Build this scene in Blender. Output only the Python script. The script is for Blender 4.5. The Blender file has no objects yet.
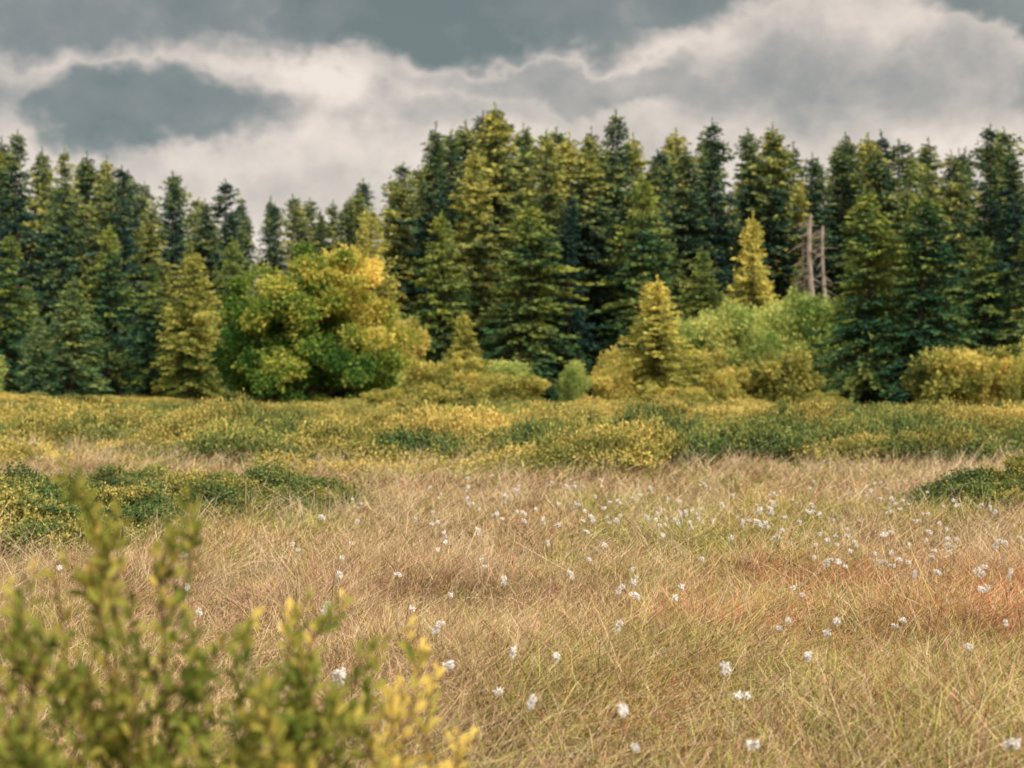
import bpy, math, random
import numpy as np
from mathutils import Vector
R = np.random.RandomState(7)
random.seed(7)
scene = bpy.context.scene
FP = 1422.0; CAMZ = 1.6

# ------------------------------------------------------------ helpers
def nrm(a):
    return a/np.maximum(np.linalg.norm(a,axis=-1,keepdims=True),1e-9)
def sm(t):
    t=np.clip(t,0,1); return t*t*(3-2*t)
def vn(x,y,s,seed=0):
    x=np.asarray(x,float)/s+seed*17.3; y=np.asarray(y,float)/s+seed*9.1
    ix=np.floor(x); iy=np.floor(y); fx=sm(x-ix); fy=sm(y-iy)
    def h(a,b):
        v=np.sin(a*127.1+b*311.7+seed*74.7)*43758.5453
        return v-np.floor(v)
    return (h(ix,iy)*(1-fx)+h(ix+1,iy)*fx)*(1-fy)+(h(ix,iy+1)*(1-fx)+h(ix+1,iy+1)*fx)*fy
def terrain(x,y):
    x=np.asarray(x,float); y=np.asarray(y,float)
    h=0.10*(vn(x,y,3.1,1)-.5)+0.22*(vn(x,y,9,2)-.5)*sm((y-14)/20)
    h=h+0.6*sm((-x-10)/25)*sm((y-45)/50)
    h=h+0.9*(vn(x,y,60,4)-.5)*sm((y-110)/120)
    return h

class MB:
    def __init__(s): s.V=[];s.F=[];s.T=[];s.M=[];s.n=0
    def add(s,V,F,t,m=0):
        V=np.asarray(V,float);F=np.asarray(F,int)
        s.V.append(V);s.F.append(F+s.n)
        s.T.append(np.broadcast_to(np.asarray(t,float),(len(V),)).copy())
        s.M.append(np.full(len(F),m,int)); s.n+=len(V)
    def mesh(s,name,mats,smooth=False):
        V=np.concatenate(s.V);F=np.concatenate(s.F);T=np.concatenate(s.T);M=np.concatenate(s.M)
        return mkmesh(name,V,F,T,M,mats,smooth)
def mkmesh(name,V,F,T,M,mats,smooth=False,col=None):
    me=bpy.data.meshes.new(name)
    me.vertices.add(len(V)); me.vertices.foreach_set('co',V.astype(np.float32).ravel())
    me.loops.add(F.size); me.loops.foreach_set('vertex_index',F.astype(np.int32).ravel())
    me.polygons.add(len(F))
    me.polygons.foreach_set('loop_start',(np.arange(len(F))*4).astype(np.int32))
    if M is not None: me.polygons.foreach_set('material_index',M.astype(np.int32))
    me.polygons.foreach_set('use_smooth',np.full(len(F),smooth))
    if T is not None:
        a=me.attributes.new('tint','FLOAT','POINT'); a.data.foreach_set('value',T.astype(np.float32))
    if col is not None:
        a=me.attributes.new('bladecol','FLOAT_COLOR','FACE'); a.data.foreach_set('color',col.astype(np.float32).ravel())
    for m in mats: me.materials.append(m)
    me.update(calc_edges=True)
    return me

def tube(mb,pts,rad,n=6,t=.5,m=0):
    pts=np.asarray(pts,float); rad=np.asarray(rad,float); k=len(pts)
    d=nrm(np.gradient(pts,axis=0))
    ref=np.array([1.,0,0]) if abs(d[0][0])<.8 else np.array([0,1.,0])
    u=nrm(np.cross(d,ref)); v=np.cross(d,u)
    a=np.linspace(0,2*np.pi,n,endpoint=False)
    V=pts[:,None]+rad[:,None,None]*(np.cos(a)[None,:,None]*u[:,None]+np.sin(a)[None,:,None]*v[:,None])
    V=V.reshape(-1,3)
    i=np.arange(k-1)[:,None]*n; j=np.arange(n)[None]
    F=np.stack([i+j,i+(j+1)%n,i+n+(j+1)%n,i+n+j],-1).reshape(-1,4)
    mb.add(V,F,t,m)

def leaves(mb,c,d,L,W,t,m=0,side=None,mid=.5):
    N=len(c); L=np.broadcast_to(L,(N,))[:,None]; W=np.broadcast_to(W,(N,))[:,None]
    if side is None: side=R.normal(size=(N,3))
    s=nrm(np.cross(d,side))
    V=np.stack([c,c+d*L*mid+s*W/2,c+d*L,c+d*L*mid-s*W/2],1).reshape(-1,3)
    F=np.arange(4*N).reshape(-1,4)
    mb.add(V,F,np.repeat(np.broadcast_to(t,(N,)),4),m)

# ------------------------------------------------------------ materials
def newmat(name):
    m=bpy.data.materials.new(name); m.use_nodes=True
    nt=m.node_tree; nt.nodes.clear(); return m,nt,nt.nodes,nt.links
def foliage(name,c0,c1,trans=0,irand=.3,nscale=.25,cols=None):
    m,nt,N,L=newmat(name)
    out=N.new('ShaderNodeOutputMaterial')
    at=N.new('ShaderNodeAttribute'); at.attribute_name='tint'
    oi=N.new('ShaderNodeObjectInfo')
    ge=N.new('ShaderNodeNewGeometry')
    no=N.new('ShaderNodeTexNoise'); no.inputs['Scale'].default_value=nscale; no.inputs['Detail'].default_value=0
    L.new(ge.outputs['Position'],no.inputs['Vector'])
    a=N.new('ShaderNodeMath'); a.operation='MULTIPLY_ADD'; L.new(oi.outputs['Random'],a.inputs[0]); a.inputs[1].default_value=irand; a.inputs[2].default_value=-irand/2
    b=N.new('ShaderNodeMath'); b.operation='MULTIPLY_ADD'; L.new(no.outputs['Fac'],b.inputs[0]); b.inputs[1].default_value=.9; b.inputs[2].default_value=-.45
    c=N.new('ShaderNodeMath'); c.operation='ADD'; L.new(a.outputs[0],c.inputs[0]); L.new(b.outputs[0],c.inputs[1])
    d=N.new('ShaderNodeMath'); d.operation='ADD'; d.use_clamp=True; L.new(c.outputs[0],d.inputs[0]); L.new(at.outputs['Fac'],d.inputs[1])
    cr=N.new('ShaderNodeValToRGB'); L.new(d.outputs[0],cr.inputs[0])
    cr.color_ramp.elements[0].color=(*c0,1); cr.color_ramp.elements[1].color=(*c1,1)
    if cols:
        for p,cc in cols:
            e=cr.color_ramp.elements.new(p); e.color=(*cc,1)
    pb=N.new('ShaderNodeBsdfDiffuse')
    L.new(cr.outputs[0],pb.inputs['Color'])
    if trans>0:
        tr=N.new('ShaderNodeBsdfTranslucent'); L.new(cr.outputs[0],tr.inputs['Color'])
        mx=N.new('ShaderNodeMixShader'); mx.inputs[0].default_value=trans
        L.new(pb.outputs[0],mx.inputs[1]); L.new(tr.outputs[0],mx.inputs[2]); L.new(mx.outputs[0],out.inputs[0])
    else: L.new(pb.outputs[0],out.inputs[0])
    return m
def bark(name,c0,c1,scale=6):
    m,nt,N,L=newmat(name)
    out=N.new('ShaderNodeOutputMaterial'); tc=N.new('ShaderNodeTexCoord')
    mp=N.new('ShaderNodeMapping'); mp.inputs['Scale'].default_value=(1,1,.25)
    no=N.new('ShaderNodeTexNoise'); no.inputs['Scale'].default_value=scale; no.inputs['Detail'].default_value=4
    L.new(tc.outputs['Object'],mp.inputs[0]); L.new(mp.outputs[0],no.inputs['Vector'])
    cr=N.new('ShaderNodeValToRGB'); cr.color_ramp.elements[0].position=.3; cr.color_ramp.elements[1].position=.7
    cr.color_ramp.elements[0].color=(*c0,1); cr.color_ramp.elements[1].color=(*c1,1)
    L.new(no.outputs['Fac'],cr.inputs[0])
    pb=N.new('ShaderNodeBsdfDiffuse'); L.new(cr.outputs[0],pb.inputs['Color'])
    L.new(pb.outputs[0],out.inputs[0]); return m

M_bark=bark('spruce_bark',(.05,.04,.035),(.14,.11,.09))
M_pale=bark('dead_wood',(.20,.17,.14),(.48,.41,.35))
M_forest=[foliage('spruce_needles_dark_hazed',(.020,.050,.050),(.34,.37,.11),irand=.4,nscale=.10,cols=[(.35,(.034,.082,.068)),(.65,(.11,.175,.075))]),
          foliage('spruce_needles_olive_hazed',(.022,.055,.050),(.52,.49,.13),irand=.3,nscale=.10,cols=[(.35,(.055,.108,.068)),(.65,(.22,.26,.085))])]  # both ramps: dark end lifted towards teal, distance haze painted into the needles
M_greenspruce=foliage('spruce_needles_green',(.018,.055,.042),(.34,.38,.08),irand=.2,nscale=.3,cols=[(.4,(.05,.125,.06))])
M_yelspruce=foliage('spruce_needles_yellow',(.08,.13,.03),(.82,.70,.18),.15,irand=.2,nscale=.3,cols=[(.5,(.44,.43,.11))])
M_blue=foliage('spruce_needles_bluish',(.02,.07,.045),(.34,.38,.11),irand=.2,nscale=.3,cols=[(.5,(.09,.17,.08))])
M_gold=foliage('broadleaf_gold_sunlit',(.035,.10,.025),(.88,.68,.18),.2,irand=.1,nscale=.2,cols=[(.34,(.09,.20,.04)),(.57,(.32,.38,.07)),(.80,(.66,.56,.12))])  # ramp from shaded green to sunlit gold, light painted into leaf colour
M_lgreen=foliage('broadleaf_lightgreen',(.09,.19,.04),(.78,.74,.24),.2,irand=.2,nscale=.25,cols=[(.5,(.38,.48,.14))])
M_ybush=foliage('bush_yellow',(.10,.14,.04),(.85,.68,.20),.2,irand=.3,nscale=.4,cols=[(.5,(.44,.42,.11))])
M_heath=[foliage('heath_leaves_yellow',(.085,.11,.035),(.78,.59,.18),irand=.35,nscale=.3,cols=[(.34,(.18,.20,.055)),(.64,(.45,.38,.11))]),
         foliage('heath_leaves_green',(.035,.075,.03),(.50,.45,.12),irand=.3,nscale=.3,cols=[(.4,(.09,.155,.055)),(.7,(.24,.27,.08))])]
M_twig=bark('twig_bark',(.06,.035,.02),(.16,.09,.05),30)
M_fore=foliage('myrtle_leaves',(.07,.11,.02),(.82,.62,.17),.3,irand=0,nscale=2.5,cols=[(.45,(.24,.28,.055)),(.7,(.46,.42,.09))])
M_cot=foliage('cotton_fluff',(.80,.78,.74),(.9,.88,.85),irand=0)
M_stem=foliage('cotton_stem',(.2,.2,.06),(.3,.28,.1),irand=0)
def blade_mat():
    m,nt,N,L=newmat('grass_blades'); out=N.new('ShaderNodeOutputMaterial')
    at=N.new('ShaderNodeAttribute'); at.attribute_name='bladecol'
    pb=N.new('ShaderNodeBsdfDiffuse'); L.new(at.outputs['Color'],pb.inputs['Color']); L.new(pb.outputs[0],out.inputs[0]); return m
M_blade=blade_mat()

def ground_mat():
    m,nt,N,L=newmat('bog_ground')
    out=N.new('ShaderNodeOutputMaterial'); ge=N.new('ShaderNodeNewGeometry')
    n1=N.new('ShaderNodeTexNoise'); n1.inputs['Scale'].default_value=.5; n1.inputs['Detail'].default_value=4
    n2=N.new('ShaderNodeTexNoise'); n2.inputs['Scale'].default_value=14; n2.inputs['Detail'].default_value=5
    L.new(ge.outputs['Position'],n1.inputs['Vector']); L.new(ge.outputs['Position'],n2.inputs['Vector'])
    c1=N.new('ShaderNodeValToRGB'); e=c1.color_ramp.elements
    e[0].position=.35; e[0].color=(.12,.11,.045,1); e[1].position=.65; e[1].color=(.22,.14,.085,1)
    c2=N.new('ShaderNodeValToRGB'); e=c2.color_ramp.elements
    e[0].position=.35; e[0].color=(.22,.2,.2,1); e[1].position=.65; e[1].color=(1,1,1,1)
    L.new(n1.outputs['Fac'],c1.inputs[0]); L.new(n2.outputs['Fac'],c2.inputs[0])
    mx=N.new('ShaderNodeMix'); mx.data_type='RGBA'; mx.blend_type='MULTIPLY'; mx.inputs[0].default_value=1
    L.new(c1.outputs[0],mx.inputs[6]); L.new(c2.outputs[0],mx.inputs[7])
    pb=N.new('ShaderNodeBsdfDiffuse')
    L.new(mx.outputs[2],pb.inputs['Color'])
    L.new(pb.outputs[0],out.inputs[0]); return m
s=np.linspace(-1,1,261)
gx=60*s+1940*np.sign(s)*np.abs(s)**7
gy=np.concatenate([np.linspace(-1500,-20,12),np.arange(-18,120,.6),np.linspace(122,2500,60)])
X,Y=np.meshgrid(gx,gy); Z=terrain(X,Y)
V=np.stack([X,Y,Z],-1).reshape(-1,3); nx=len(gx)
i=np.arange(len(gy)-1)[:,None]*nx; j=np.arange(nx-1)[None]
F=np.stack([i+j,i+j+1,i+nx+j+1,i+nx+j],-1).reshape(-1,4)
mb=MB(); mb.add(V,F,.5)
def obj(name,me,loc=(0,0,0),rz=0,sc=1):
    o=bpy.data.objects.new(name,me); o.location=loc; o.rotation_euler=(0,0,rz)
    o.scale=sc if hasattr(sc,'__len__') else (sc,sc,sc)
    scene.collection.objects.link(o)
    return o
obj('ground',mb.mesh('ground',[ground_mat()],True))

# ------------------------------------------------------------ instancing
def scatter(name,objs,P,rot,scl,vid):
    col=bpy.data.collections.new(name+'_parts')
    for o in objs: col.objects.link(o)
    me=bpy.data.meshes.new(name); n=len(P)
    me.vertices.add(n); me.vertices.foreach_set('co',np.asarray(P,np.float32).ravel())
    a=me.attributes.new('rot','FLOAT_VECTOR','POINT'); a.data.foreach_set('vector',np.asarray(rot,np.float32).ravel())
    a=me.attributes.new('scl','FLOAT_VECTOR','POINT'); a.data.foreach_set('vector',np.asarray(scl,np.float32).ravel())
    a=me.attributes.new('vid','INT','POINT'); a.data.foreach_set('value',np.asarray(vid,np.int32))
    o=obj(name,me)
    g=bpy.data.node_groups.new(name+'_gn','GeometryNodeTree')
    g.interface.new_socket('Geometry',in_out='INPUT',socket_type='NodeSocketGeometry')
    g.interface.new_socket('Geometry',in_out='OUTPUT',socket_type='NodeSocketGeometry')
    N=g.nodes;L=g.links
    gi=N.new('NodeGroupInput');go=N.new('NodeGroupOutput')
    ci=N.new('GeometryNodeCollectionInfo'); ci.inputs['Collection'].default_value=col
    ci.inputs['Separate Children'].default_value=True; ci.inputs['Reset Children'].default_value=True
    ip=N.new('GeometryNodeInstanceOnPoints'); ip.inputs['Pick Instance'].default_value=True
    def na(nm,ty):
        q=N.new('GeometryNodeInputNamedAttribute'); q.data_type=ty; q.inputs['Name'].default_value=nm; return q.outputs['Attribute']
    er=N.new('FunctionNodeEulerToRotation')
    L.new(na('rot','FLOAT_VECTOR'),er.inputs[0]); L.new(er.outputs[0],ip.inputs['Rotation'])
    L.new(na('scl','FLOAT_VECTOR'),ip.inputs['Scale']); L.new(na('vid','INT'),ip.inputs['Instance Index'])
    L.new(gi.outputs[0],ip.inputs['Points']); L.new(ci.outputs[0],ip.inputs['Instance'])
    L.new(ip.outputs[0],go.inputs[0])
    md=o.modifiers.new('scatter','NODES'); md.node_group=g
    return o

# ------------------------------------------------------------ spruce
def spruce(name,H,Rb,mat,seed,base=.05,step=.26,nb=6,spray=.30,droop=.25,dens=1.,power=.85,irr=1.):
    global R
    R=np.random.RandomState(seed); mb=MB()
    zz=np.linspace(0,H,14); wob=.12*np.sin(zz*.5+seed)
    tr=np.stack([wob,.1*np.cos(zz*.4+seed)-.1,zz],1)
    tube(mb,tr,H*.013*(1-zz/H)**.8+.015,8,.5,1)
    z=base*H; C=[];D=[];LL=[];TT=[]
    while z<H*.985:
        tt=z/H
        gap=1+irr*(.55*vn(z,0,1.5,seed)-.28)
        for b in range(R.poisson(nb*.5)+int(nb*.5)):
            az=R.uniform(0,2*np.pi); dirh=np.array([np.cos(az),np.sin(az),0]); perp=np.array([-np.sin(az),np.cos(az),0])
            lp=vn(math.cos(az)*1.6+5,math.sin(az)*1.6+z*.45,1.,seed+3)
            if lp<.3*irr and R.rand()<.6 and tt<.9: continue
            lump=1+irr*(1.0*lp-.5)
            ln=Rb*((1-tt)**power)*min(1,(.45+tt*3.2))*R.uniform(.6,1.08)*lump*gap+.12
            up=-.35*(1-tt)+.55*tt+R.normal()*.12
            zc=z+R.uniform(-.5,.5)*step
            k=max(3,int(ln/.19*dens))
            s=np.linspace(.12,1,k)
            bx=np.array([np.interp(zc,zz,tr[:,0]),np.interp(zc,zz,tr[:,1]),zc])
            pts=bx+dirh*ln*s[:,None]+np.array([0,0,1])*(ln*(up*s-droop*s**2+.28*droop*s**5))[:,None]
            if ln>.8:
                q=np.array([0,.35,.7]);  pp=bx+dirh*ln*q[:,None]+np.array([0,0,1])*(ln*(up*q-droop*q**2))[:,None]
                tube(mb,pp,.03*ln*np.array([.5,.35,.15]),3,.3,1)
            bt=R.normal()*.12
            for sgn in (-1,1):
                tl=(.16+.30*ln*.35*(1.05-s))*R.uniform(.6,1.2,k)*1.15
                td=nrm(dirh*.7+perp*sgn*1.0+np.array([0,0,-1])*R.uniform(.0,.55,k)[:,None])
                for q in (.0,.5):
                    C.append(pts+td*(tl*q)[:,None]+R.normal(size=(k,3))*.04)
                    D.append(nrm(td+dirh*.35+R.normal(size=(k,3))*.28))
                    LL.append(spray*1.15*R.uniform(.6,1.2,k)*min(1,.45+ln*.4))
                    TT.append(.06+.34*s*(.5+.5*q)+.22*R.rand(k)+.34*tt+.35*(lump-1)+bt)  # new growth at tips; sunlit tops over dark lower boughs painted in
        z+=step*(1-.45*tt)*R.uniform(.8,1.2)
    k=14; C.append(np.stack([np.full(k,tr[-1,0]),np.full(k,tr[-1,1]),np.linspace(H*.975,H+.25,k)],1)); D.append(nrm(np.concatenate([R.normal(size=(k,2))*.5,np.ones((k,1))],1))); LL.append(np.full(k,spray*.7)); TT.append(np.full(k,.7))
    C=np.concatenate(C);D=np.concatenate(D);LL=np.concatenate(LL);TT=np.concatenate(TT)
    leaves(mb,C,D,LL,LL*.42,TT,0)
    return mb.mesh(name,[mat,M_bark])

forest=[spruce('spruce_a',26,5.0,M_forest[0],11,base=.10,step=.40,spray=.46,dens=.65,power=.7,irr=1.),
        spruce('spruce_b',24,4.2,M_forest[0],12,base=.16,step=.40,spray=.44,dens=.65,droop=.35,irr=1.2),
        spruce('spruce_c',25,6.0,M_forest[1],13,base=.06,step=.40,spray=.48,dens=.65,droop=.3,power=.75,irr=1.),
        spruce('spruce_d',22,3.8,M_forest[0],14,base=.22,step=.40,spray=.44,dens=.65,power=.6,irr=1.2),
        spruce('spruce_e',25,4.8,M_forest[1],15,base=.12,step=.42,spray=.46,dens=.65,power=.6,irr=1.2)]
FH=[26,24,25,22,25]
R=np.random.RandomState(21)
sky_px=np.array([[-300,150],[-100,135],[0,143],[60,152],[130,166],[200,182],[250,190],[300,196],[340,188],[380,178],[410,150],[430,135],[460,125],[500,108],[540,118],[575,128],[615,114],[650,128],[690,138],[720,122],[770,130],[830,142],[880,140],[940,146],[985,140],[1024,132],[1150,120],[1350,130]],float)
P=[];S=[];RO=[];VI=[]
def addtree(px,D,h,v,thin=1.):
    x=(px-512)/FP*D; P.append((x,D,float(terrain(x,D))-.1)); k=h/FH[v]; w=k*R.uniform(.8,1.2)*thin
    S.append((w,w,k)); RO.append((R.normal()*.02,R.normal()*.02,R.uniform(0,6.28))); VI.append(v)
for D0 in (122,132,143,156,174):
    x=-D0*.60
    while x<D0*.60:
        D=D0+R.uniform(-4,4); px=x/D*FP+512
        if 235<px<385 and D<146: x+=R.uniform(2.5,4); continue
        cap=(384-np.interp(px,sky_px[:,0],sky_px[:,1]))*D/FP+1.6
        h=cap*R.uniform(.76,1.02) if D0<145 else cap*R.uniform(.90,1.02)
        h=min(h,33)
        addtree(px,D,h,R.choice([0,1,2,3,4],p=[.25,.22,.17,.22,.14]))
        x+=R.uniform(3.4,5.6)
for px,top,D,v in [(15,140,117,0),(62,156,118,1),(118,176,116,3),(428,126,116,1),(502,104,114,2),(475,150,112,4),(545,135,113,4),(618,111,115,0),(590,150,112,2),(655,160,113,4),(715,121,117,3),(690,150,116,2),(770,126,118,4),(835,150,116,0),(990,126,116,3),(955,152,115,4),(1020,150,113,0),(395,185,118,4),(250,222,150,0),(565,190,108,1),(880,150,114,2),(300,205,150,4),(345,200,150,2),(275,208,155,3),(322,212,150,1)]:
    addtree(px,D,(384-top)*D/FP+1.6,v)
scatter('spruce_forest',[bpy.data.objects.new('forest_spruce_%d'%i,m) for i,m in enumerate(forest)],P,RO,S,VI)

young=[spruce('spruce_young_green',12,3.6,M_greenspruce,31,base=.02,step=.26,spray=.30,dens=.9,nb=7,irr=.8),
       spruce('spruce_young_yellow',10,3.3,M_yelspruce,32,base=.02,step=.24,spray=.28,dens=1.,nb=8,irr=.8),
       spruce('spruce_young_blue',9,2.8,M_blue,33,base=.02,step=.24,spray=.28,dens=.9,nb=7,irr=.8),
       spruce('spruce_mid_dark',16,4.2,M_greenspruce,34,base=.03,step=.30,spray=.36,dens=.8,nb=7,power=.7,droop=.3,irr=1.)]
YH=[12,10,9,16]; YR=[3.6,3.3,2.8,4.2]
R=np.random.RandomState(5)
def tree(px,top,D,v,wpx=None):
    x=(px-512)/FP*D; z=float(terrain(x,D)); h=(384-top)*D/FP+1.6-z; k=h/YH[v]
    w=k if wpx is None else (wpx/2*D/FP)/(YR[v]*.82)
    obj('spruce_tree',young[v],(x,D,z-.05),R.uniform(0,6.28),(w,w,k))
for a in [(655,279,80,1,100),(868,190,84,3,105),(922,196,82,3,110),(755,216,102,1,80),(462,312,98,1,54),(192,250,100,1,85),
          (75,280,94,2,85),(38,318,92,2,50),(8,235,100,0,80),(108,228,106,0,80),(372,208,104,1,80),(985,235,92,0,100),
          (640,180,108,0,110),(440,215,108,0,95),(530,205,106,3,120),(150,262,104,0,60),(700,250,106,0,75),(1050,180,90,3,100),(-40,240,95,0,90),
          (232,240,108,0,70),(800,262,108,0,60)]:
    tree(*a)

def deadtree(px,top,D,seed,r=.22):
    rr=np.random.RandomState(seed); mb=MB(); x=(px-512)/FP*D; H=(384-top)*D/FP+1.6
    zz=np.linspace(0,H,10); pts=np.stack([.25*np.sin(zz*.4),.1*np.cos(zz*.3),zz],1)
    tube(mb,pts,r*(1-zz/H*.6),8)
    for k in range(70):
        z=rr.uniform(.25,.99)*H; a=rr.uniform(0,6.28); l=rr.uniform(.3,1.3)
        p=np.array([.25*math.sin(z*.4),.1*math.cos(z*.3),z]); d=np.array([math.cos(a),math.sin(a),rr.uniform(-.5,.2)])
        tube(mb,[p,p+d*l*.5,p+d*l+np.array([0,0,-.15])],[.05,.03,.01],4)
    obj('dead_tree',mb.mesh('dead_tree',[M_pale],True),(x,D,float(terrain(x,D))-.1))
for k,a in enumerate([(812,214,106,1,.36),(825,226,107,2,.26),(806,240,106.4,3,.16)]): deadtree(*a)

# ------------------------------------------------------------ broadleaf
def broadleaf(name,lobes,mat,seed,ncl,nlv,leaf,clr,H,trunk=.2,xt=.14):
    global R
    R=np.random.RandomState(seed); mb=MB(); lob=np.array(lobes,float)
    area=lob[:,3]*lob[:,4]; pr=area/area.sum()
    C=[];D=[];T=[];L=[]
    cents=[]
    for k in range(ncl):
        l=lob[R.choice(len(lob),p=pr)]
        d=nrm(R.normal(size=3)); rr=R.uniform(.55,1.0)**.6
        c=np.array([l[0]+d[0]*l[3]*rr,l[1]+d[1]*l[3]*rr,l[2]+d[2]*l[4]*rr])
        if c[2]<.25*clr: c[2]=R.uniform(.2,1.2)*clr
        cents.append(c); n=int(nlv*R.uniform(.6,1.3)); r=clr*R.uniform(.6,1.25)
        dd=nrm(R.normal(size=(n,3))); rad=r*R.rand(n)**.45
        rad*=(.7+.6*vn(dd[:,0]*3+k,dd[:,2]*3+dd[:,1]*2,.8,seed))
        p=c+dd*rad[:,None]*np.array([1,1,.72])
        ok=p[:,2]>.03
        ct=R.uniform(-.20,.20)
        C.append(p[ok]);D.append(nrm(dd+R.normal(size=(n,3))*.7+np.array([0,0,-.2]))[ok])
        T.append((.45+ct+.13*R.normal(size=n)+.25*(rad/r-.7)+.40*(c[2]/H-.5)+xt*c[0]/abs(lob[:,0]).max())[ok]); L.append((leaf*R.uniform(.6,1.3,n))[ok])  # sunlight painted into tint: lighter high up, outside and to one side
    C=np.concatenate(C);D=np.concatenate(D);T=np.concatenate(T);L=np.concatenate(L)
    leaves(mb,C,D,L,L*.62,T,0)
    hz=H*.75; z=np.linspace(0,hz,7); tp=np.stack([.1*np.sin(z),.1*np.cos(z*.7),z],1)
    tube(mb,tp,trunk*(1-z/hz*.8),8,.5,1)
    for c in cents[::2]:
        zb=min(c[2]*.55,hz*.9); b=np.array([np.interp(zb,z,tp[:,0]),np.interp(zb,z,tp[:,1]),zb]); mm=(b+c)/2+np.array([0,0,.12*np.linalg.norm(c-b)])
        tube(mb,[b,mm,c],trunk*np.array([.3,.18,.05]),4,.5,1)
    return mb.mesh(name,[mat,M_bark])
D=80
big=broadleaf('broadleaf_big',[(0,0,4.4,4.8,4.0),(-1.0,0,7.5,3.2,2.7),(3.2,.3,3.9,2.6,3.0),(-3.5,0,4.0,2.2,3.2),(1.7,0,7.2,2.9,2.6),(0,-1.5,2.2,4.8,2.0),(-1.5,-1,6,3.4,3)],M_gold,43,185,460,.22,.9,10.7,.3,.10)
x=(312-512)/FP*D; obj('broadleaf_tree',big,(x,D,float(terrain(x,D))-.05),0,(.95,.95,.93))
def bushmesh(name,W,H,mat,seed,ncl=50,nlv=320,leaf=.16):
    rr=np.random.RandomState(seed); lobes=[]
    for k in range(6):
        lobes.append((rr.uniform(-.28,.28)*W,rr.uniform(-.2,.2)*W,H*rr.uniform(.3,.66),W*rr.uniform(.2,.3),H*rr.uniform(.25,.38)))
    lobes.append((0,0,H*.45,W*.34,H*.45))
    return broadleaf(name,lobes,mat,seed,ncl,nlv,leaf,min(W,H)*.17,H,.1,.05)
bm={'g':[bushmesh('bush_green_a',8,6,M_lgreen,51,64,340,.19),bushmesh('bush_green_b',7,6,M_lgreen,52,64,340,.19)],
    'y':[bushmesh('bush_yellow_a',5,3,M_ybush,53),bushmesh('bush_yellow_b',5,3,M_ybush,54),bushmesh('bush_yellow_c',5,3,M_ybush,55)]}
bd={'g':(8,6),'y':(5,3)}
R=np.random.RandomState(6)
def bush(px,top,D,wpx,kind,name='bush'):
    x=(px-512)/FP*D; z=float(terrain(x,D)); h=((384-top)*D/FP+1.6-z)*1.06; w=wpx*D/FP*1.08
    m=bm[kind][R.randint(len(bm[kind]))]; b=bd[kind]
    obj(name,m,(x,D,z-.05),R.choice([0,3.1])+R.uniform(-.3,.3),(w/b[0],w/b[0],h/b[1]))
for a in [(728,290,95,110,'g'),(798,278,97,115,'g'),(842,300,98,70,'g'),(760,325,94,90,'g'),(700,340,92,60,'y'),
          (722,360,80,64,'y'),(782,346,82,95,'y'),(748,358,84,60,'y'),(955,336,76,130,'y'),(1012,348,74,64,'y'),
          (440,350,90,100,'y'),(446,380,70,92,'y'),(516,370,76,84,'y'),(573,360,79,44,'g'),(612,366,80,66,'y'),(622,342,88,60,'y'),(680,381,74,80,'y'),(826,388,76,50,'y'),
          (405,310,100,60,'y'),(385,386,74,60,'y'),(350,330,98,100,'g'),(1060,330,82,100,'g'),(-30,340,90,90,'g'),(500,360,92,90,'g'),(655,388,74,60,'y'),(480,366,88,60,'y')]:
    bush(*a)

# ------------------------------------------------------------ heath shrubs
def heath(name,seed,mat,nsh=260,W=1.0,H=.42,lf=.065):
    global R
    R=np.random.RandomState(seed); mb=MB()
    a=R.uniform(0,6.28,nsh); r=W*np.sqrt(R.rand(nsh)); bx=r*np.cos(a); by=r*np.sin(a)
    lump=.55+.85*vn(bx,by,.42,seed)
    top=H*np.sqrt(np.clip(1-(r/W)**2*.85,0,1))*lump*R.uniform(.75,1.2,nsh)
    C=[];D=[];T=[];L=[]
    for k in range(nsh):
        n=11; b=np.array([bx[k]*.7,by[k]*.7,0]); e=np.array([bx[k],by[k],top[k]])
        s=np.linspace(.4,1,n); p=b+(e-b)*s[:,None]+R.normal(size=(n,3))*.03
        C.append(p); D.append(nrm(R.normal(size=(n,3))+np.array([0,0,.5]))); T.append(.22+.38*s*s+.13*R.normal(size=n)+.35*(lump[k]-.95)); L.append(lf*R.uniform(.6,1.3,n))
        if k%5==0: tube(mb,[b,(b+e)/2,e],[.006,.005,.003],3,.5,1)
    leaves(mb,np.concatenate(C),np.concatenate(D),np.concatenate(L),np.concatenate(L)*.6,np.concatenate(T),0)
    return mb.mesh(name,[mat,M_twig])
hm=[heath('heath_%d'%k,60+k,M_heath[0]) for k in range(4)]+[heath('heath_%d'%k,70+k,M_heath[1]) for k in range(3)]
R=np.random.RandomState(8)
P=[];S=[];RO=[];VI=[]
def edge(x): return 25.0+3.0*(vn(x,0,4,9)-.5)*2+2*(vn(x,3,1.5,10)-.5)-1.5*sm((np.abs(x)-6)/4)
nm=420
my=np.sqrt(R.uniform(24**2,85**2,nm)); mx_=R.uniform(-.5,.5,nm)*my; mr_=R.uniform(.8,2.2,nm)*(1+my/90); mh=R.uniform(.10,.50,nm); mg=R.rand(nm)
fm=np.array([[1.5,26.4,1.2,.42],[2.7,27,1.2,.40],[.4,28,1.1,.35],[4.6,28,1.2,.4],[6.8,29,1.4,.4],[-3.6,27.5,1.2,.35],[9.5,31,1.5,.45]])
mx_=np.concatenate([mx_,fm[:,0]]);my=np.concatenate([my,fm[:,1]]);mr_=np.concatenate([mr_,fm[:,2]]);mh=np.concatenate([mh,fm[:,3]]);mg=np.concatenate([mg,np.ones(len(fm))])
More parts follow.
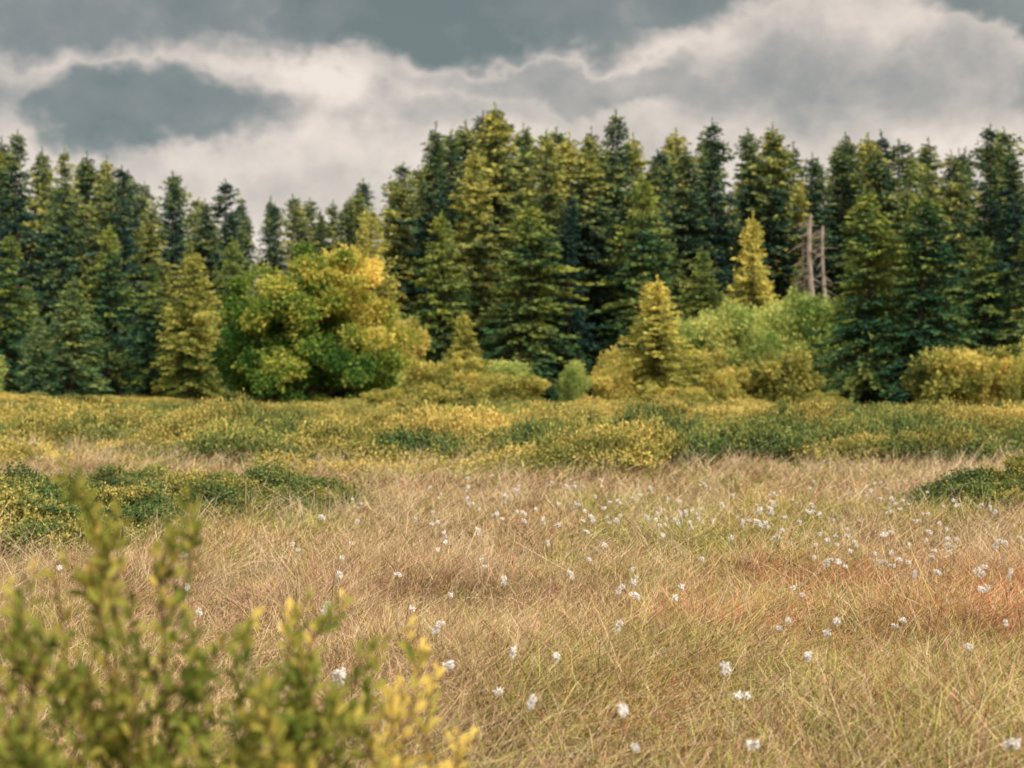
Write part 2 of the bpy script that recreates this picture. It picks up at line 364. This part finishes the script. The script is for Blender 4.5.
def moundz(x,y):
    d=np.sqrt((x-mx_)**2+(y-my)**2)/mr_
    z=mh*np.clip(1-d*d,0,1); k=int(np.argmax(z)); return z[k],(mg[k] if z[k]>.03 else .5)
n=3800
yy=np.sqrt(R.uniform(23**2,100**2,n)); xx=R.uniform(-.52,.52,n)*yy
y2=np.sqrt(R.uniform(23**2,42**2,1900)); x2=R.uniform(-.52,.52,1900)*y2
yy=np.concatenate([yy,y2]); xx=np.concatenate([xx,x2])
keep=(yy>edge(xx))
gap=vn(xx,yy*.8,4,12)
keep&=~((gap<.17)&(yy<75)&(R.rand(len(xx))<.85))
xx=xx[keep];yy=yy[keep]
for x,y in zip(xx,yy):
    mz,g=moundz(x,y); far=max(0,y-35)
    w=R.uniform(.5,1.0)*(1+far/42); h=R.uniform(.6,1.25)*(.62+.7*mz/.4)*(1-.35*min(1,far/45))
    P.append((x,y,float(terrain(x,y))+mz*.9*(1-.4*min(1,far/45))-.04)); S.append((w,w,h)); RO.append((R.normal()*.06,R.normal()*.06,R.uniform(0,6.28)))
    VI.append(4+R.randint(3) if (g>.70 or R.rand()<.16) else R.randint(4))
def mound(cx,cy,rx,ry,H,n,pgreen=.4):
    for k in range(n):
        a=R.uniform(0,6.28); r=math.sqrt(R.rand()); x=cx+rx*r*math.cos(a); y=cy+ry*r*math.sin(a)
        z=H*.75*math.sqrt(max(0,1-r*r))*(.7+.6*vn(x,y,.7,44))
        w=R.uniform(.30,.5); P.append((x,y,float(terrain(x,y))+z-.10)); S.append((w,w,w*1.15)); RO.append((R.normal()*.25,R.normal()*.25,R.uniform(0,6.28))); VI.append(4+R.randint(3) if R.rand()<pgreen else R.randint(4))
mounds=[(-4.9,13.6,1.8,1.7,.72),(-7.4,15,2.4,2.4,.85),(-3.05,16.6,1.25,1.1,.56),(-4.9,18.5,1.2,1.1,.45),(6.2,16.2,1.7,1.6,.66),(8.3,15.5,2.0,2.2,.75)]
for m_,n_ in zip(mounds,[110,100,70,35,85,65]): mound(*m_,n_,.68)
scatter('heath_shrubs',[bpy.data.objects.new('heath_shrub_%d'%i,m) for i,m in enumerate(hm)],P,RO,S,VI)

# ------------------------------------------------------------ grass: one mesh of blades
R=np.random.RandomState(9)
def region(n,y0,y1,k,pad):
    y=np.sqrt(R.uniform(y0**2,y1**2,n)); x=R.uniform(-1,1,n)*(k*y+pad); return x,y
VV=[];CC=[];FF=[];off=0
def grass(n,y0,y1,k,pad,nb,wd,hsc=1.,flt=None,rad=.09):
    global off
    x,y=region(n,y0,y1,k,pad)
    if flt is not None:
        q=flt(x,y); x=x[q];y=y[q]
    inm=np.zeros(len(x),bool)
    for cx,cy,rx,ry,H in mounds: inm|=((x-cx)/rx)**2+((y-cy)/ry)**2<.9
    x=x[~inm];y=y[~inm]; n=len(x)
    n1=vn(x,y*.6,2.4,21)*.6+vn(x,y,.8,22)*.4; n2=vn(x,y*.7,2.2,23)*.5+vn(x,y,.7,24)*.5; n3=vn(x,y,1.8,25)
    pg=(.12+sm((n1-.34)/.22)*(.50+.40*sm((y-9)/5)))*(1-.45*sm((y-21)/4))
    pr=(.06+.60*sm((n2-.40)/.2))*sm((x-y*.02+1.0)/2.0)*sm((17-y)/7)+.15*sm((n2-.55)/.12)
    pp=.20+.6*sm((n3-.35)/.3)
    kind=np.where(R.rand(n)<pr,2,np.where(R.rand(n)<pg,3,np.where(R.rand(n)<pp,1,0)))
    pal=np.array([[.54,.39,.22],[.44,.275,.185],[.50,.20,.10],[.36,.345,.10]])
    tall=(R.rand(n)<(.02+.10*sm((y-21)/4)*(vn(x,y,2,31)>.45)+.12*sm((np.abs(x)-4)/2)*sm((y-13)/3)*(vn(x,y,1.4,33)>.5)))&(y>9)
    hs=(.45+.95*vn(x,y,.7,26))*R.uniform(.75,1.25,n)*hsc
    N=n*nb; rp=lambda a:np.repeat(a,nb,axis=0)
    a=R.uniform(0,6.28,N); r=rad*np.sqrt(R.rand(N))*rp(np.where(tall,.7,1.))
    bx=rp(x)+r*np.cos(a); by=rp(y)+r*np.sin(a); bz=terrain(bx,by)-.01
    tl=rp(tall)
    h=R.uniform(.15,.44,N)*rp(hs); h=np.where(tl,R.uniform(.42,.75,N)*rp(R.uniform(.8,1.1,n)),h)
    tla=rp(R.uniform(0,6.28,n)); tlm=rp(np.abs(R.normal(size=n))*.4)
    la=R.uniform(0,6.28,N)
    ld=np.stack([np.cos(la)+.4+np.cos(tla)*tlm+np.cos(a)*.4,np.sin(la)+np.sin(tla)*tlm+np.sin(a)*.4,np.zeros(N)],1)
    kk=(np.abs(R.normal(size=N))*.6+.12)*np.where(tl,.55,1.)
    bend=R.uniform(.05,.9,N)
    s=np.array([0,.4,.75,1.])
    kink=R.normal(size=(N,3))*np.array([1,1,.2])*(h*.12)[:,None]
    pts=np.stack([bx,by,bz],1)[:,None]+np.array([0,0,1])*(h[:,None]*(s-bend[:,None]*.55*s**3))[...,None]+ld[:,None]*(h*kk)[:,None,None]*(s**1.7)[None,:,None]+kink[:,None]*np.array([0,1.,-.6,.3])[None,:,None]
    sa=R.uniform(-1.1,1.1,N); side=np.stack([np.cos(sa),np.sin(sa),R.normal(size=N)*.2],1)
    ww=wd*R.uniform(.5,1.4,N)[:,None]*np.array([1,.85,.55,.12])[None]
    A=pts+side[:,None]*ww[...,None]/2; B=pts-side[:,None]*ww[...,None]/2
    V=np.stack([A,B],2).reshape(-1,3)
    i=np.arange(N)[:,None]*8+off; j=np.array([0,2,4])[None]
    F=np.stack([i+j,i+j+1,i+j+3,i+j+2],-1).reshape(-1,4)
    kd=rp(kind); kd=np.where(R.rand(N)<.25,R.choice([0,0,1,1,3,3],N),kd)
    c=pal[kd]*(np.clip(R.normal(1.,.40,N),.2,1.8)*rp(R.uniform(.62,1.28,n)))[:,None]
    hl=R.rand(N)<.07; c[hl]=np.array([.80,.67,.48])*R.uniform(.8,1.05,(hl.sum(),1))
    c=np.where(tl[:,None],np.array([.72,.57,.38])*R.uniform(.7,1.1,(N,1)),c)
    c=np.clip(c,.02,.9)
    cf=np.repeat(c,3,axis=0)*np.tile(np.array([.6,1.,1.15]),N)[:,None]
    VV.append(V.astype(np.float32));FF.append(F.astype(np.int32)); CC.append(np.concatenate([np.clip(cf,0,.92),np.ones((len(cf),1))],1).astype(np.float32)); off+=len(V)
grass(800,1.2,4.4,.5,1.5,24,.0035)
grass(12500,4.2,11,.42,.8,24,.0034)
grass(8500,10.8,18,.42,.8,20,.0050)
grass(7000,17.8,31,.42,1.,16,.008,rad=.14)
grass(4500,29,90,.45,2,10,.014,.9,flt=lambda x,y: vn(x,y*.8,4,12)<.22,rad=.2)
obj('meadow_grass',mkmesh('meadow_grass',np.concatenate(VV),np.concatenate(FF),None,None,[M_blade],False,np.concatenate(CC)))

# ------------------------------------------------------------ cotton grass
def cotton(name,seed,H,nh=1):
    global R
    R=np.random.RandomState(seed); mb=MB()
    for q in range(nh):
        lx,ly=R.normal(size=2)*.05; s=np.linspace(0,1,7)
        pts=np.stack([lx*s**2+q*.01,ly*s**2,(H-q*.03)*s],1); tube(mb,pts,np.linspace(.0022,.0013,7),4,.5,1)
        e=pts[-1]
        for hb in range(R.randint(1,4)):
            off=np.array([R.normal()*.012,R.normal()*.012,-R.rand()*.026]); c=e+off; n=150
            d=nrm(R.normal(size=(n,3))+np.array([0,0,-.35])); Ls=R.uniform(.008,.023,n)
            leaves(mb,c+d*.002,nrm(d+np.array([.3,0,-.45])),Ls,.005,R.rand(n),0,mid=.6)
    return mb.mesh(name,[M_cot,M_stem])
cm=[bpy.data.objects.new('cotton_%d'%k,cotton('cotton_%d'%k,200+k,.46,1+(k%3==2))) for k in range(6)]
px=[(512,662),(520,700),(524,712),(360,678),(352,578),(818,652),(903,575),(744,682),(623,757),(405,660),(446,628),(445,600),(1012,534),(940,648),(950,530),(958,540),(951,545),(948,552),(926,512),(870,480),(878,488),(872,492),(780,490),(776,530),(834,562),(840,536),(812,590),(660,600),(640,572),(614,590),(593,545),(592,562),(540,520),(600,520),(612,515),(574,530),(470,505),(440,520),(424,490),(418,612),(220,618),(184,552),(188,588),(60,565),(300,545),(350,542),(338,560),(270,630),(690,520),(668,520),(706,520),(738,520),(744,538),(800,510),(808,545),(720,500),(500,500),(522,495),(480,530),(548,545),(565,575),(563,660),(630,630),(976,592),(1000,630),(890,622),(770,625),(700,560),(328,610),(395,575),(985,505),(860,520),(905,545),(890,530)]
P=[];S=[];RO=[];VI=[]
R=np.random.RandomState(10)
def addc(a,b):
    h=R.uniform(.38,.52); Dd=(CAMZ-h)*FP/(b-384); xx=(a-512)/FP*Dd
    P.append((xx,Dd,float(terrain(xx,Dd)))); k=h/.46; kk=R.uniform(.7,1.35); S.append((kk,kk,k)); RO.append((R.normal()*.1,R.normal()*.1,R.uniform(0,6.28))); VI.append(R.randint(6))
for a,b in px: addc(a,b)
for k in range(85): addc(R.normal(660,160),R.uniform(476,525))
for k in range(22): addc(R.uniform(350,1040),R.uniform(500,600))
for k in range(34): addc(R.normal(890,75),R.uniform(480,570))
for k in range(5): addc(R.uniform(400,1040),R.uniform(600,760))
for k in range(24): addc(R.choice([R.uniform(-250,0),R.uniform(1040,1300)]),R.uniform(490,620))
scatter('cotton_grass',cm,P,RO,S,VI)

# ------------------------------------------------------------ foreground bog-myrtle shrub
R=np.random.RandomState(77)
def fleaf(mb,c,d,L,W,t):
    n=len(c); up=nrm(R.normal(size=(n,3))*.6+np.array([0,-.3,.6])); s=nrm(np.cross(d,up)); nn=np.cross(s,d)
    L=L[:,None];W=W[:,None]
    a=c+d*L*.36; b=c+d*L*.72-nn*L*.05; tip=c+d*L-nn*L*.16
    al=c+d*L*.40+s*W*.42+nn*W*.16; ar=c+d*L*.40-s*W*.42+nn*W*.16
    bl=c+d*L*.74+s*W*.44+nn*W*.12; br=c+d*L*.74-s*W*.44+nn*W*.12
    V=np.stack([c,a,b,tip,al,ar,bl,br],1).reshape(-1,3); i=np.arange(n)[:,None]*8
    F=np.concatenate([i+np.array([0,4,1,5]),i+np.array([1,4,6,2]),i+np.array([1,2,7,5]),i+np.array([2,6,3,7])])
    mb.add(V,F,np.repeat(t,8),0)
def shrub(name,stems,loc,lo=6,hi=9):
    mb=MB()
    def sprig(b,e,r,nl,leafL,red,depth):
        b=np.array(b,float);e=np.array(e,float); ln=np.linalg.norm(e-b)
        bow=R.normal(size=3)*.04*ln; s=np.linspace(0,1,9); pts=b+(e-b)*s[:,None]+bow*np.sin(s*3.14)[:,None]
        tube(mb,pts,r*(1-.75*s),6,.5,1)
        n=nl; q=np.linspace(.2 if depth else .55,1,n)
        p=np.stack([np.interp(q,s,pts[:,k]) for k in range(3)],1); ax=nrm(e-b)
        ang=np.arange(n)*2.4+R.rand()*6; u=nrm(np.cross(ax,[.3,1,.1])); v=np.cross(ax,u)
        d=nrm(ax*(.6+.6*q[:,None])+(u*np.cos(ang)[:,None]+v*np.sin(ang)[:,None])*.85+R.normal(size=(n,3))*.15)
        L=leafL*R.uniform(.6,1.15,n)*(1.1-.4*q)
        fleaf(mb,p,d,L,L*R.uniform(.38,.5,n),np.clip(.20+.44*q+.18*R.normal(size=n)+red,0,1))
        if depth<2:
            for k in range(R.randint(lo,hi) if depth==0 else R.randint(0,3)):
                f=R.uniform(.45,.93); o=np.array([np.interp(f,s,pts[:,j]) for j in range(3)]); a=R.uniform(0,6.28)
                dd=nrm(ax*1.0+(u*math.cos(a)+v*math.sin(a))*R.uniform(.35,.7)); l2=R.uniform(.10,.26)*(1 if depth==0 else .6)
                sprig(o,o+dd*l2,r*.5,int(l2/.016)+3,leafL*.95,red,depth+1)
    for bx,by,ex,ey,ez,red in stems: sprig((bx,by,0),(ex,ey,ez),.0065,26,.052,red,0)
    return obj(name,mb.mesh(name,[M_fore,M_twig]),loc)
def st(px,top,D,red=0):
    x=(px-512)/FP*D; z=CAMZ-(top-384)*D/FP; return (x+R.normal()*.10-cx0,D+R.normal()*.06-2.8,x-cx0,D-2.8,z,red)
cx0=-.85
shrub('myrtle_shrub',[st(122,515,2.8,.08),st(155,550,2.75),st(88,560,2.9,.05),st(55,575,2.9,.05),st(20,592,2.7),st(105,590,2.6),st(-20,565,2.8),st(45,640,2.5),st(140,630,2.6),st(-60,610,2.6),st(5,680,2.4),st(-100,570,2.9),st(95,690,2.4),st(165,600,2.8)],(cx0,2.8,0))
cx0=-.5
shrub('myrtle_shrub',[st(300,650,2.8,.1),st(272,690,2.7),st(232,672,2.8,.05),st(328,695,2.8,.08),st(250,725,2.5),st(205,690,2.6),st(300,745,2.5)],(cx0,2.8,0),5,8)
cx0=-.25
shrub('myrtle_shrub',[st(400,680,2.95,.28),st(380,715,2.9,.1),st(412,708,3.0,.3)],(cx0,2.8,0),4,6)

# ------------------------------------------------------------ world
w=bpy.data.worlds.new('World'); scene.world=w; w.use_nodes=True
nt=w.node_tree; N=nt.nodes; L=nt.links; N.clear()
SUN_EL=math.radians(42); SUN_AZ=math.radians(140)
out=N.new('ShaderNodeOutputWorld'); tc=N.new('ShaderNodeTexCoord')
sky=N.new('ShaderNodeTexSky'); sky.sky_type='NISHITA'; sky.sun_disc=False; sky.sun_elevation=SUN_EL; sky.sun_rotation=SUN_AZ
b1=N.new('ShaderNodeBackground'); b1.inputs[1].default_value=.12; L.new(sky.outputs[0],b1.inputs[0])
def vm(op,a,b):
    q=N.new('ShaderNodeVectorMath'); q.operation=op
    for k,s_ in enumerate((a,b)):
        if s_ is None: continue
        if hasattr(s_,'links'): L.new(s_,q.inputs[k])
        else: q.inputs[k].default_value=s_
    return q
def mt(op,a,b=None,clamp=False):
    q=N.new('ShaderNodeMath'); q.operation=op; q.use_clamp=clamp
    for k,s_ in enumerate((a,b)):
        if s_ is None: continue
        if hasattr(s_,'links'): L.new(s_,q.inputs[k])
        else: q.inputs[k].default_value=s_
    return q.outputs[0]
dirv=tc.outputs['Generated']
def noise(scale,detail,rough,vec,dist=0):
    q=N.new('ShaderNodeTexNoise'); q.inputs['Scale'].default_value=scale; q.inputs['Detail'].default_value=detail; q.inputs['Roughness'].default_value=rough; q.inputs['Distortion'].default_value=dist
    L.new(vec,q.inputs['Vector']); return q
squash=vm('MULTIPLY',dirv,(1,1,1.25)).outputs[0]
nw=noise(13,4,.58,squash)
wv=vm('MULTIPLY',vm('SUBTRACT',nw.outputs['Color'],(.5,.5,.5)).outputs[0],(.11,.05,.085)).outputs[0]
dw=vm('ADD',dirv,wv).outputs[0]
def blob(cx,cy,rx,ry,wt,soft=.55):
    c=Vector(((cx-512)/FP,1,(384-cy)/FP)).normalized()
    q=vm('SUBTRACT',dw,tuple(c)).outputs[0]
    q=vm('MULTIPLY',q,(FP/rx,2.0,FP/ry)).outputs[0]
    ln=N.new('ShaderNodeVectorMath'); ln.operation='LENGTH'; L.new(q,ln.inputs[0])
    mr=N.new('ShaderNodeMapRange'); mr.interpolation_type='SMOOTHSTEP'; L.new(ln.outputs['Value'],mr.inputs[0])
    mr.inputs[1].default_value=1.15; mr.inputs[2].default_value=soft; mr.inputs[3].default_value=0; mr.inputs[4].default_value=wt
    return mr.outputs[0]
tot=None
for a in [(60,0,210,48,.60),(300,-8,260,50,.64),(430,18,250,42,.78),(610,-8,190,38,.66),(150,100,145,38,.66),(600,82,180,26,.30),(790,78,130,50,.34,.2),(940,88,140,50,.30,.2),(1020,0,90,30,.6),(440,110,160,20,.24,.2),(-250,60,250,60,.6),(1300,70,220,60,.6)]:
    bb=blob(*a); tot=bb if tot is None else mt('MAXIMUM',tot,bb)
n2=noise(13,6,.6,squash,.1)
dark=mt('ADD',tot,mt('MULTIPLY',mt('SUBTRACT',n2.outputs['Fac'],.5),1.0))
dark=mt('ADD',dark,.17,True)
cr=N.new('ShaderNodeValToRGB'); L.new(dark,cr.inputs[0]); e=cr.color_ramp.elements
e[0].position=0; e[0].color=(.92,.81,.71,1); e[1].position=1; e[1].color=(.17,.21,.205,1)
for p,c in [(.25,(.67,.595,.525)),(.5,(.43,.41,.38)),(.75,(.25,.275,.265))]:
    q=e.new(p); q.color=(*c,1)
sx=N.new('ShaderNodeSeparateXYZ'); L.new(dirv,sx.inputs[0])
zr=N.new('ShaderNodeMapRange'); L.new(sx.outputs['Z'],zr.inputs[0]); zr.inputs[1].default_value=.3; zr.inputs[2].default_value=.8; zr.inputs[3].default_value=1.; zr.inputs[4].default_value=2.0
b2=N.new('ShaderNodeBackground'); L.new(cr.outputs[0],b2.inputs[0]); L.new(zr.outputs[0],b2.inputs[1])
mx=N.new('ShaderNodeMixShader'); mx.inputs[0].default_value=.93
L.new(b1.outputs[0],mx.inputs[1]); L.new(b2.outputs[0],mx.inputs[2]); L.new(mx.outputs[0],out.inputs[0])
w.cycles.sampling_method='MANUAL'; w.cycles.sample_map_resolution=512

sl=bpy.data.lights.new('sun','SUN'); sl.energy=3.4; sl.angle=math.radians(4); sl.color=(1,.91,.76)
so=bpy.data.objects.new('sun',sl); scene.collection.objects.link(so)
dv=Vector((math.sin(SUN_AZ)*math.cos(SUN_EL),math.cos(SUN_AZ)*math.cos(SUN_EL),math.sin(SUN_EL)))
so.rotation_euler=dv.to_track_quat('Z','Y').to_euler()

cam=bpy.data.cameras.new('camera'); co=bpy.data.objects.new('camera',cam); scene.collection.objects.link(co)
co.location=(0,0,CAMZ); co.rotation_euler=(math.radians(90),0,0)
cam.lens=50; cam.sensor_width=36; cam.clip_end=6000; cam.clip_start=.05
cam.dof.use_dof=True; cam.dof.focus_distance=8.5; cam.dof.aperture_fstop=2.4
scene.camera=co
scene.view_settings.view_transform='Standard'; scene.view_settings.look='None'; scene.view_settings.exposure=0
